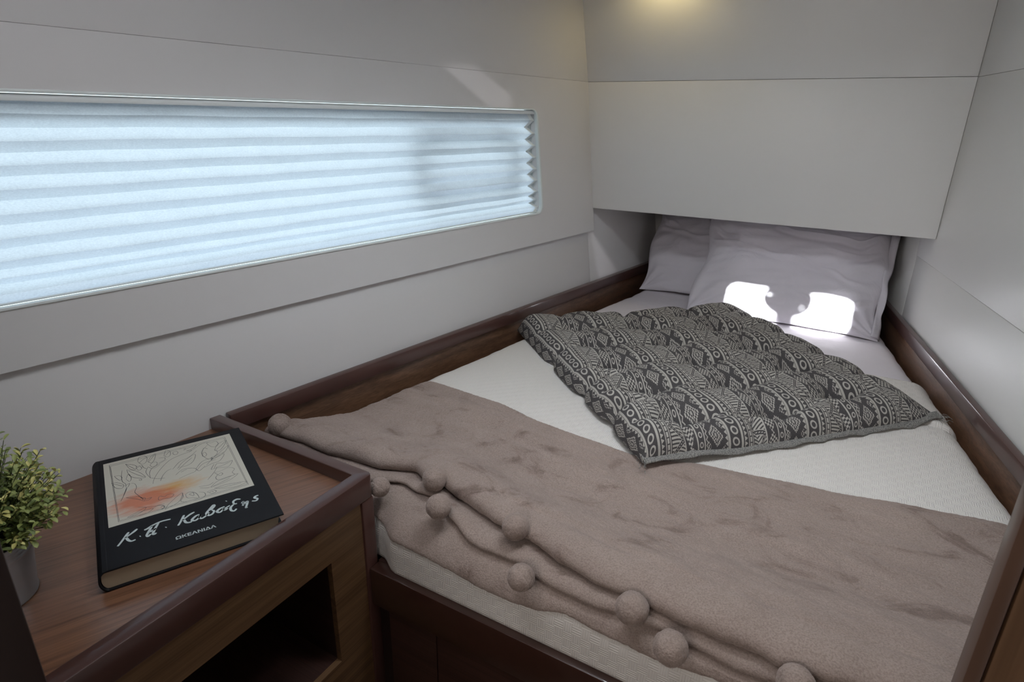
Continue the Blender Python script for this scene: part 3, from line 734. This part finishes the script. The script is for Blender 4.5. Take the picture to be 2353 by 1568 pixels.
    for (a, b) in TU:
        p = mat_pos(a, b); z = -.6465 + .006 + mat_h(a, b)
        for _ in range(3): thread(Vector((p.x, p.y, z)), Vector((rnd.uniform(-1, 1), rnd.uniform(-1, 1), .7)), .012)
    obj('loose_threads', tv, tf, M['seam'], mt, fix=False)['kind'] = 'stuff'
cushion()

# ------------------------------------------------------------------ pillows
def pillow(name, c, ang, lean, W, H, T, seed, label):
    """c: middle of the lower edge; lean: angle of the pillow from level"""
    ca, sa = math.cos(ang), math.sin(ang)
    ex = Vector((ca, sa, 0)); bk = Vector((-sa, ca, 0)); ey = bk*math.cos(lean) + Vector((0, 0, 1))*math.sin(lean); nz = ex.cross(ey)
    r_ = root(name, c, label, 'pillow', 'pillows at the head of the berth' if False else None)
    nu, nv = 190, 150; v = []
    CR = [(((-.42, .74), (.04, .83), (.5, .70), (.80, .78)), .010), (((-.3, .66), (.2, .55), (.6, .48), (.95, .70)), .011), (((-1, .30), (-.04, .10), (.8, -.22)), .0045),
          (((.40, -.80), (.6, -.90), (.92, -.95)), .010), (((.35, .30), (.7, .22), (.98, .42)), .007), (((-.97, .62), (-.75, .42), (-.55, .36)), .006), (((.1, -.52), (.5, -.62), (.98, -.45)), .006), (((-.2, .93), (.25, .90), (.8, .93)), .007)]
    def creases(a, b):
        t = 0
        for k, (pl_, h_) in enumerate(CR):
            a2 = a + .03*math.sin(seed*3 + k)
            if not pl_[0][0] < a2 < pl_[-1][0]: continue
            for (xa, ya), (xb, yb) in zip(pl_, pl_[1:]):
                if xa <= a2 <= xb: yy = ya + (yb - ya)*smooth01((a2 - xa)/(xb - xa)); break
            wd_ = smooth01((a2 - pl_[0][0])/.15)*smooth01((pl_[-1][0] - a2)/.15); db = b - yy + .012*math.sin(a*17 + k + seed)
            t += h_*wd_*(math.exp(-(db/.030)**2) - .8*math.exp(-((db + .075)/.055)**2))
        return t
    for side in (1, -1):
        for i in range(nu):
            for j in range(nv):
                a, b = -1 + 2*i/(nu - 1), -1 + 2*j/(nv - 1)
                x = a*W/2*(1 - .045*(1 - b*b)**1*abs(a)**3 + .0*a); y = b*H/2*(1 - .05*(1 - a*a)*abs(b)**3)
                f = (max(0, 1 - abs(a)**2.6)*max(0, 1 - abs(b)**2.3))**.52
                t = T/2*f
                pk = noise.noise(Vector((a*1.6 + seed, b*1.4, 0)))*.020 + noise.noise(Vector((a*3.5 - b*2 + seed, b*4, 2)))*.011 + noise.noise(Vector((a*2 + b*3 + seed, b*9 - a*2, 5)))*.0035
                # gathers that run in from the corners and the ends
                cr_ = 0
                for (qa, qb) in ((1, 1), (-1, 1), (1, -1), (-1, -1)):
                    d = math.hypot(a - qa, (b - qb)*.7); g = math.atan2(b - qb, a - qa); cr_ += .007*math.sin(g*13 + seed)*math.exp(-(d/.5)**2)
                cr_ += .005*math.sin(b*16 + 2.2*math.sin(a*3 + seed))*smooth01((abs(a) - .62)/.3)
                t2 = t + (pk + cr_ + (creases(a, b) if side > 0 else 0))*min(1, f*1.6)
                wob = .006*noise.noise(Vector((a*3 + seed, b*3, 7)))*(1 - f)
                P = Vector(c) + ex*(x + .010*math.sin(b*5 + seed)*abs(a)**6) + ey*(y + H/2) + nz*(side*t2 + wob)
                v.append(tuple(P))
    f = gridf(nu, nv); m = nu*nv
    f = f + [tuple(m + q for q in reversed(t)) for t in f]
    o = obj('pillowcase', v, f, M['pillow'], r_, smooth=True, fix=False)
    # the open hem of the case: a flat double flap past the starboard end
    hv = []
    for j in range(40):
        b = -1 + 2*j/39
        for k in range(5):
            x = W/2*.94 + k*.0058*(1 - .35*math.exp(-((b + .05)/.16)**2) - .2*math.exp(-((b + .62)/.1)**2)); y = b*H/2*.975
            P = Vector(c) + ex*x + ey*(y + H/2) + nz*(.010 + .008*math.sin(b*6.5 + k*.5 + seed) - k*.002); hv.append(tuple(P))
    h = obj('hem', hv, gridf(40, 5), M['pillow'], r_, smooth=True, fix=False)
    md = h.modifiers.new('thickness', 'SOLIDIFY'); md.thickness = .003
    return r_
pillow('pillow', (-.205, 2.165, -.652), math.radians(-1), math.radians(51), .615, .435, .12, 1.3, 'white pillow lying in the sun patch, in front of the other pillow')
pillow('pillow', (-.470, 2.352, -.650), math.radians(2), math.radians(56), .56, .415, .11, 5.1, 'shaded white pillow tucked behind, nearest the window wall')
# ------------------------------------------------------------------ book
B3 = Vector((-.7795, .2765)); BX = Vector((.43136, .90218)); BY = Vector((-.90218, .43136)); BW, BH, BT = .2395, .3215, -.567
def bp(u, v, z): q = B3 + BX*u + BY*v; return (q.x, q.y, z)
bk = root('book', bp(BW/2, BH/2, -.5998), 'black hardback art book with a pale line drawing on its cover', 'book')
def bbox(name, u0, u1, v0, v1, z0, z1, mat, par=bk, bevel=.0008): return prism(name, [(u0, v0), (u1, v0), (u1, v1), (u0, v1)], bp, z0, z1, mat, par, bevel)
cov = bbox('front_cover', .008, BW, 0, BH, BT - .0028, BT, M['black'])
bbox('back_cover', .008, BW, 0, BH, -.5996, -.5970, M['black'])
def spine():
    zc, r = (BT - .5996)/2, (BT + .5996)/2; po, pi_ = [], []
    for k in range(15):
        a = math.radians(90 + 180*k/14); po.append((.0115 + .0105*math.cos(a), zc + r*math.sin(a))); pi_.append((.0115 + .0082*math.cos(a), zc + (r - .0024)*math.sin(a)))
    poly = po + pi_[::-1]
    prism('spine', poly, lambda u, z, v: bp(u, v, z), 0, BH, M['black'], bk, smooth=True)
    # pages: rounded at the spine, hollow at the fore edge
    pp = [(.0120 + .0075*math.cos(math.radians(90 + 180*k/14)), zc + (r - .0031)*math.sin(math.radians(90 + 180*k/14))) for k in range(15)]
    pp += [(BW - .006 - .003*math.sin(math.pi*k/6), zc - (r - .0031) + 2*(r - .0031)*k/6) for k in range(7)]
    prism('page_block', pp, lambda u, z, v: bp(u, v, z), .0035, BH - .0035, M['paper'], bk)
    # hinge groove pressed along the cover
    prism('hinge_groove', [(.011, BT - .0003), (.0135, BT + .00015), (.016, BT - .0003)], lambda u, z, v: bp(u, v, z), .001, BH - .001, M['black'], bk)
spine()
def ribbon(strokes, width, z, smooth_n, taper):
    V_, F_ = [], []
    for st in strokes.replace('\n', '').split(';'):
        P = [tuple(int(c)/10000 for c in q.split(',')) for q in st.split()]
        if len(P) == 2 or smooth_n == 1: Q = P if smooth_n == 1 else [(P[0][0] + (P[1][0] - P[0][0])*k/5, P[0][1] + (P[1][1] - P[0][1])*k/5) for k in range(6)]
        else:
            E_ = [P[0]] + P + [P[-1]]; Q = []
            for i in range(1, len(E_) - 2):
                for k in range(smooth_n):
                    t = k/smooth_n; p0, p1, p2, p3 = E_[i-1:i+3]
                    Q.append(tuple(.5*(2*p1[c] + (p2[c] - p0[c])*t + (2*p0[c] - 5*p1[c] + 4*p2[c] - p3[c])*t*t + (3*p1[c] - p0[c] - 3*p2[c] + p3[c])*t**3) for c in (0, 1)))
            Q.append(P[-1])
        b = len(V_); n = len(Q)
        for i, q in enumerate(Q):
            a_, c_ = Q[max(0, i - 1)], Q[min(n - 1, i + 1)]; d = Vector((c_[0] - a_[0], c_[1] - a_[1])); d = d.normalized() if d.length > 1e-7 else Vector((1, 0))
            t = i/(n - 1); wd = width*(1 - taper*(abs(2*t - 1)**3)) * (1 + taper*.35*math.sin(t*7 + n))
            for s in (1, -1): V_.append(bp(q[0] - d.y*s*wd/2, q[1] + d.x*s*wd/2, z))
            if i: F_.append((b + 2*i - 2, b + 2*i, b + 2*i + 1, b + 2*i - 1))
    return V_, F_
def flat_up(o):
    me = o.data
    for p in me.polygons:
        if p.normal.z < 0: p.flip()
pu0, pu1, pv0, pv1 = .0192, .2195, .1017, .3045
pl = obj('picture_plate', [bp(u, v, BT + h) for h in (.0, .00012) for u, v in ((pu0, pv0), (pu1, pv0), (pu1, pv1), (pu0, pv1))],
         [(4, 5, 6, 7), (3, 2, 1, 0), (0, 1, 5, 4), (1, 2, 6, 5), (2, 3, 7, 6), (3, 0, 4, 7)], M['plate'], cov, uv=[(u, v) for h in (0, 1) for u, v in ((pu0, pv0), (pu1, pv0), (pu1, pv1), (pu0, pv1))])
pl['label'] = 'pale printed line drawing of leaves with an orange wash'
TITLE = '''533,771 490,726 433,678 380,636;
426,753 382,668 330,572 279,483;
388,646 408,560 443,508 496,515;
549,559 561,564;
614,690 651,694 729,745 838,778 961,764;
717,737 679,641 635,540 649,497 685,538;
675,591 726,620 767,640;
806,760 753,650 710,528 730,503 751,526;
875,586 889,593;
1139,765 1108,685 1064,592 1034,537;
1280,763 1219,734 1149,679 1101,634;
1123,659 1137,561 1176,530 1215,534;
1334,656 1282,646 1220,573 1261,533 1315,578 1352,648;
1352,648 1323,579 1351,534 1417,572;
1417,572 1489,669 1557,757 1550,797 1506,744 1427,633 1447,559 1497,568 1531,631 1500,668 1459,636;
1685,664 1615,646 1565,592 1599,549 1656,595 1757,652;
1653,625 1672,567 1717,597;
1727,797 1741,803;
1928,733 1876,763 1822,729 1822,657 1860,646;
1822,657 1759,591 1750,507 1786,470 1826,509;
1920,608 1954,643 1922,535;
1935,563 2004,618 1978,527 1950,460 1975,465;
2185,693 2144,690 2119,654 2153,606 2121,564 2066,589'''
DRAW = '''276,2957 2096,2954 2122,1092 319,1098 276,2957;
291,2913 2075,2916 2109,1120 330,1123 291,2913;
836,1940 877,2114 976,2343 1142,2588 1316,2682 1489,2736 1705,2914 1800,2903;
947,1968 996,2120 1069,2241 1143,2279;
822,2150 822,2315 865,2457 979,2558 1113,2651;
822,2150 915,2070 1020,2022;
1157,2248 1287,2450 1443,2531 1587,2697;
1225,2226 1337,2417 1543,2583 1493,2362 1388,2252 1246,2256;
1175,2026 1285,2145 1407,2130 1487,2058 1456,1971 1346,1936 1209,1880;
1236,2176 1343,2324 1483,2483;
1259,2076 1353,2122;
1487,2058 1605,2246 1762,2304 1994,2388;
1497,2008 1620,2169 1819,2199;
1492,2033 1525,1956 1633,2073;
1328,2935 1435,2890 1400,2840 1610,2925 1527,2807 1429,2774 1521,2763 1466,2703;
508,2860 556,2656 626,2568 659,2676 598,2781 508,2860;
508,2860 576,2708 636,2583;
513,2641 541,2413 631,2273 752,2216 706,2390 617,2553 513,2641;
535,2593 639,2391 745,2232;
688,2834 715,2975 788,2997 833,2899 802,2738 739,2704 688,2834;
700,2760 759,2856 825,2904;
829,2743 886,2888 965,2977 939,2786 884,2664 829,2743;
836,2717 899,2834 955,2960;
1084,2807 1130,2989 1188,2928 1182,2791 1130,2732 1084,2807;
1101,2796 1144,2862 1177,2912;
332,2526 397,2505 434,2420 405,2337 360,2427 332,2526;
486,2326 528,2483 559,2319 528,2218 486,2326;
283,2316 354,2290 444,2153 406,2061 330,2129 283,2316;
290,2300 366,2204 434,2121;
447,2662 429,2485 431,2280 469,2176 470,2058;
457,2106 525,2160 493,2043;
378,1669 416,1791 478,2053;
383,1684 444,1884 486,2048;
548,2145 594,2096 609,1968 576,1837 608,1722 654,1600 700,1570 676,1476;
451,1731 528,1700 634,1649 664,1520 584,1608 451,1731;
632,1614 704,1531 784,1534 731,1477 647,1502;
862,1429 893,1501 952,1444 1005,1485 1081,1435 1024,1361 947,1393 881,1380 862,1429;
1841,2852 1932,2870 1952,2756 1898,2667 1828,2712 1779,2892 1841,2852;
1855,2525 1927,2723 2091,2818 2028,2633 1924,2481 1855,2525;
1876,2536 1972,2645 2074,2779;
1786,2813 1661,2625 1653,2443 1718,2263 1782,2314 1748,2221 1887,2433 1853,2574;
1752,2242 1864,2354 2090,2594 2007,2404 1870,2280 1752,2242;
1653,2082 1769,2231 1974,2330 1871,2120 1745,2089 1607,2024;
1741,1895 1812,2046 1915,2002 2049,2015 1960,1841 1838,1876 1741,1895;
1772,1918 1885,1933 2027,1997;
1741,1895 1697,1902 1767,2053;
1792,1927 1722,1779 1594,1592;
1818,1760 1953,1802 2028,1710 1974,1617 1992,1521 1881,1509 1737,1500 1717,1594 1757,1672 1727,1755 1818,1760;
1765,1667 1816,1697 1833,1644 1783,1614 1765,1667;
1596,1333 1712,1456 1858,1483 2048,1527 1916,1405 1747,1353 1596,1333;
1604,1328 1772,1397 1906,1452;
1443,1451 1584,1419 1661,1468;
1453,1405 1538,1350 1588,1338;
1637,1267 1788,1287 1974,1246 2123,1199 1989,1138 1819,1169 1637,1267;
1645,1262 1828,1222 2038,1206;
1527,1223 1607,1241 1655,1171 1590,1137 1527,1223;
1555,1186 1593,1207 1612,1168;
1234,1337 1297,1372 1376,1283 1395,1122 1319,1171 1243,1219 1234,1337;
1280,1307 1340,1325 1335,1227 1280,1307;
1419,1293 1486,1231 1488,1135 1412,1074 1307,1087;
432,1150 541,1213 685,1293 648,1213 537,1149 432,1150;
476,1138 586,1201 770,1203 702,1126 579,1105;
582,1359 714,1274 775,1252 931,1240;
770,1203 852,1238 924,1173 894,1106 823,1099;
921,1070 990,1201 1195,1419 1156,1239 1080,1144 921,1070;
1192,1401 1195,1288 1147,1172 1220,1107;
867,1157 902,1188 919,1124 879,1115;
640,2645 728,2675 754,2571 800,2499 822,2550 882,2447 994,2527;
653,2593 700,2650 728,2567 682,2511 653,2593;
851,2596 902,2674 960,2637 942,2538 879,2513 851,2596;
800,2499 774,2388 796,2249 822,2150;
999,2770 1086,2737 1077,2652 983,2600;
1229,2854 1274,2873 1303,2807 1267,2736 1227,2785 1229,2854;
1666,2528 1699,2563 1714,2474 1684,2400 1644,2448 1666,2528;
1642,2496 1704,2718 1761,2657;
658,2194 684,2206 698,2169 675,2155 658,2194'''

_q = DRAW.replace('\n', '').split(';'); v_, f_ = ribbon(';'.join(_q[:2]), .0008, BT + .00020, 1, 0); bo = obj('ruled_border', v_, f_, M['line_ink'], cov, fix=False); flat_up(bo)
v_, f_ = ribbon(';'.join(_q[2:]), .00075, BT + .00022, 4, .35); dl = obj('ink_drawing', v_, f_, M['line_ink'], cov, fix=False); flat_up(dl)
v_, f_ = ribbon(TITLE, .0035, BT + .00022, 6, .35); tl = obj('title_script', v_, f_, M['silver_ink'], cov, fix=False); flat_up(tl)
def printed(text, u0, u1, v0, v1):
    c = bpy.data.curves.new('lettering', 'FONT'); c.body = text; c.size = 1; c.offset = .022; c.resolution_u = 3
    t = bpy.data.objects.new('lettering', c); COL.objects.link(t); dg = bpy.context.evaluated_depsgraph_get(); dg.update()
    me = bpy.data.meshes.new_from_object(t.evaluated_get(dg)); bpy.data.objects.remove(t); bpy.data.curves.remove(c)
    xs = [q.co.x for q in me.vertices]; ys = [q.co.y for q in me.vertices]; x0, x1, y0, y1 = min(xs), max(xs), min(ys), max(ys)
    pts = [bp(u0 + (q.co.x - x0)/(x1 - x0)*(u1 - u0), v0 + (q.co.y - y0)/(y1 - y0)*(v1 - v0), BT + .00022) for q in me.vertices]
    o = obj('lettering', pts, [tuple(p.vertices) for p in me.polygons], M['silver_ink'], cov, fix=False); flat_up(o); bpy.data.meshes.remove(me)
printed('ΩΚΕΑΝΙΔΑ', .0966, .1492, .0200, .0275)

# ------------------------------------------------------------------ potted plant
PC = (-.887, .206)
pt = root('potted_plant', (PC[0], PC[1], -.5998), 'small leafy green plant in a zinc pot beside the book', 'plant')
prof = [(.0, -.5985), (.0405, -.5985), (.0430, -.5995), (.0438, -.5975), (.0425, -.5950), (.0505, -.5330)]
for k in range(3): z = -.531 + k*.0055; prof += [(.0508 + k*.0006, z), (.0522 + k*.0006, z + .0016), (.0511 + k*.0006, z + .0036)]
prof += [(.0530, -.512), (.0545, -.5105), (.0540, -.509), (.0520, -.5105), (.0500, -.530), (.0, -.530)]
v_, f_ = lathe(prof, 72, PC); obj('pot', v_, f_, M['zinc'], pt, smooth=True)
v_, f_ = lathe([(.0495, -.522), (.03, -.517), (.0, -.514)], 32, PC); obj('moss', v_, f_, M['soil'], pt, smooth=True)
def leaf_mesh(nm, mat, w, L, cup):
    sec = [(0, .10), (.22, .55), (.5, .95), (.75, 1.0), (.92, .62), (1, .0)]; v, f = [], []
    for t, k in sec: v += [(-w*k/2, t*L, cup*.6*k*w - .18*L*t*t), (0, t*L, -.18*L*t*t), (w*k/2, t*L, cup*.6*k*w - .18*L*t*t)]
    for i in range(5): b = i*3; f += [(b, b + 1, b + 4, b + 3), (b + 1, b + 2, b + 5, b + 4)]
    me = bpy.data.meshes.new(nm); me.from_pydata(v, [], f); me.materials.append(mat)
    for p in me.polygons: p.use_smooth = True
    return me
LM = [leaf_mesh('leaf', M['leaf%d' % (k % 3)], w, L, c) for k, (w, L, c) in enumerate(((.0055, .0115, .5), (.0052, .0110, .6), (.0048, .0100, .7), (.0050, .0125, .4), (.0056, .0100, .5), (.0044, .0090, .8)))]
def plant():
    rnd = random.Random(11); leaves = []; sv, sf = [], []
    eye = Vector((0, 0, 0))
    for s_ in range(320):
        az = rnd.uniform(0, 2*math.pi); el = math.asin(rnd.uniform(.02, 1))
        d = Vector((math.cos(el)*math.cos(az)*.85, math.cos(el)*math.sin(az)*.85, math.sin(el) + .10))
        Ln = rnd.uniform(.072, .096)*(.86 + .62*math.sin(el)); base = Vector((PC[0], PC[1], -.518)) + Vector((d.x, d.y, 0))*.020
        pts = [base + d*Ln*t + Vector((0, 0, .018*t*math.cos(el) - .014*t*t*math.cos(el))) for t in [k/6 for k in range(7)]]
        b = len(sv); side = d.cross(Vector((.3, .2, 1))).normalized(); oth = d.cross(side).normalized()
        for k, p in enumerate(pts):
            r = .0009*(1.1 - .6*k/6)
            for a in range(3): q = p + side*r*math.cos(a*2.09) + oth*r*math.sin(a*2.09); sv.append(tuple(q))
        for k in range(6):
            for a in range(3): sf.append((b + k*3 + a, b + k*3 + (a+1) % 3, b + k*3 + 3 + (a+1) % 3, b + k*3 + 3 + a))
        tipc = rnd.random() < .30
        nl = rnd.randint(10, 14)
        for k in range(nl):
            t = .30 + .70*k/(nl - 1); i = min(5, int(t*6)); p = pts[i].lerp(pts[i+1], t*6 - i)
            phi = k*2.4 + rnd.uniform(-.4, .4); out = (side*math.cos(phi) + oth*math.sin(phi))
            ld = (d*rnd.uniform(.5, 1.0) + out*rnd.uniform(.6, 1.1)).normalized()
            kind = 2 if (tipc and t > .62) else (1 if t > .74 and rnd.random() < .8 else (1 if rnd.random() < .25 else 0))  # paler leaves towards the stem ends paint the sunlit tips
            if p.z < -.500 and math.hypot(p.x - PC[0], p.y - PC[1]) > .036 and rnd.random() < .92: continue
            leaves.append((p, ld, out, kind + 3*rnd.randint(0, 1), rnd.uniform(.75, 1.15)))
    obj('stems', sv, sf, M['stem'], pt, smooth=True, fix=False)['kind'] = 'stuff'
    leaves.sort(key=lambda l: l[0].length + (0 if l[0].dot(Vector((.504, .292, .0))) else 0) - .8*(l[0] - Vector((PC[0], PC[1], -.47))).length)
    base = wloc(pt); rest_v, rest_f, rest_m = [], [], []
    for n_, (p, d, out, k, s) in enumerate(leaves):
        yv = d; zv = (out*-.3 + Vector((0, 0, 1)) - d*d.z).normalized(); xv = yv.cross(zv).normalized(); zv = xv.cross(yv)
        mw = Matrix(((xv.x*s, yv.x*s, zv.x*s, p.x), (xv.y*s, yv.y*s, zv.y*s, p.y), (xv.z*s, yv.z*s, zv.z*s, p.z), (0, 0, 0, 1)))
        if n_ < 295:
            o = bpy.data.objects.new('leaf', LM[k]); COL.objects.link(o); o.parent = pt
            m2 = mw.copy(); m2.translation = V(p) - base; o.matrix_local = m2
        else:
            b = len(rest_v); rest_v += [tuple(mw @ q.co) for q in LM[k].vertices]; rest_f += [tuple(b + i for i in q.vertices) for q in LM[k].polygons]; rest_m += [k % 3]*len(LM[k].polygons)
    o = obj('foliage', rest_v, rest_f, M['leaf0'], pt, smooth=True, fix=False); o['kind'] = 'stuff'
    o.data.materials.append(M['leaf1']); o.data.materials.append(M['leaf2'])
    for p, m_ in zip(o.data.polygons, rest_m): p.material_index = m_
plant()

# ------------------------------------------------------------------ warm ceiling lamp above the locker
LX, LY = -.668, 2.02
cl = root('ceiling_lamp', (LX, LY, CZ), 'small round warm ceiling lamp washing the locker front', 'lamp')
v_, f_ = lathe([(.034, CZ - .0005), (.034, CZ - .008), (.026, CZ - .010), (.024, CZ - .004)], 40, (LX, LY)); obj('bezel', v_, f_, M['lamp'], cl, smooth=True)
lo = light('bulb', 'SPOT', (LX, LY, CZ - .012), (LX, LY + .02, 0), energy=1.8, color=(1, .80, .36), spot_size=math.radians(150), spot_blend=.9, shadow_soft_size=.02)
lo.parent = cl; lo.location = Vector((0, 0, -.012))

# fill light added in a flat fixture over the bedside cabinet, outside the picture
QX, QY = -.52, .34
qp = root('ceiling_lamp', (QX, QY, CZ), 'broad round fill lamp added unseen over the bedside cabinet', 'lamp')
v_, f_ = lathe([(.19, CZ - .0005), (.19, CZ - .014), (.183, CZ - .018), (.178, CZ - .016)], 56, (QX, QY)); obj('bezel', v_, f_, M['lamp'], qp, smooth=True)
v_, f_ = lathe([(.178, CZ - .013), (.0, CZ - .013)], 56, (QX, QY)); obj('diffuser', v_, f_, M['gloss_white'], qp)
lo = light('fill_glow', 'AREA', (QX, QY, CZ - .017), (QX, QY, 0), energy=2.7, color=(.97, .97, 1), shape='DISK', size=.35)
lo.parent = qp; lo.location = Vector((0, 0, -.017)); lo.rotation_euler = (0, 0, 0)
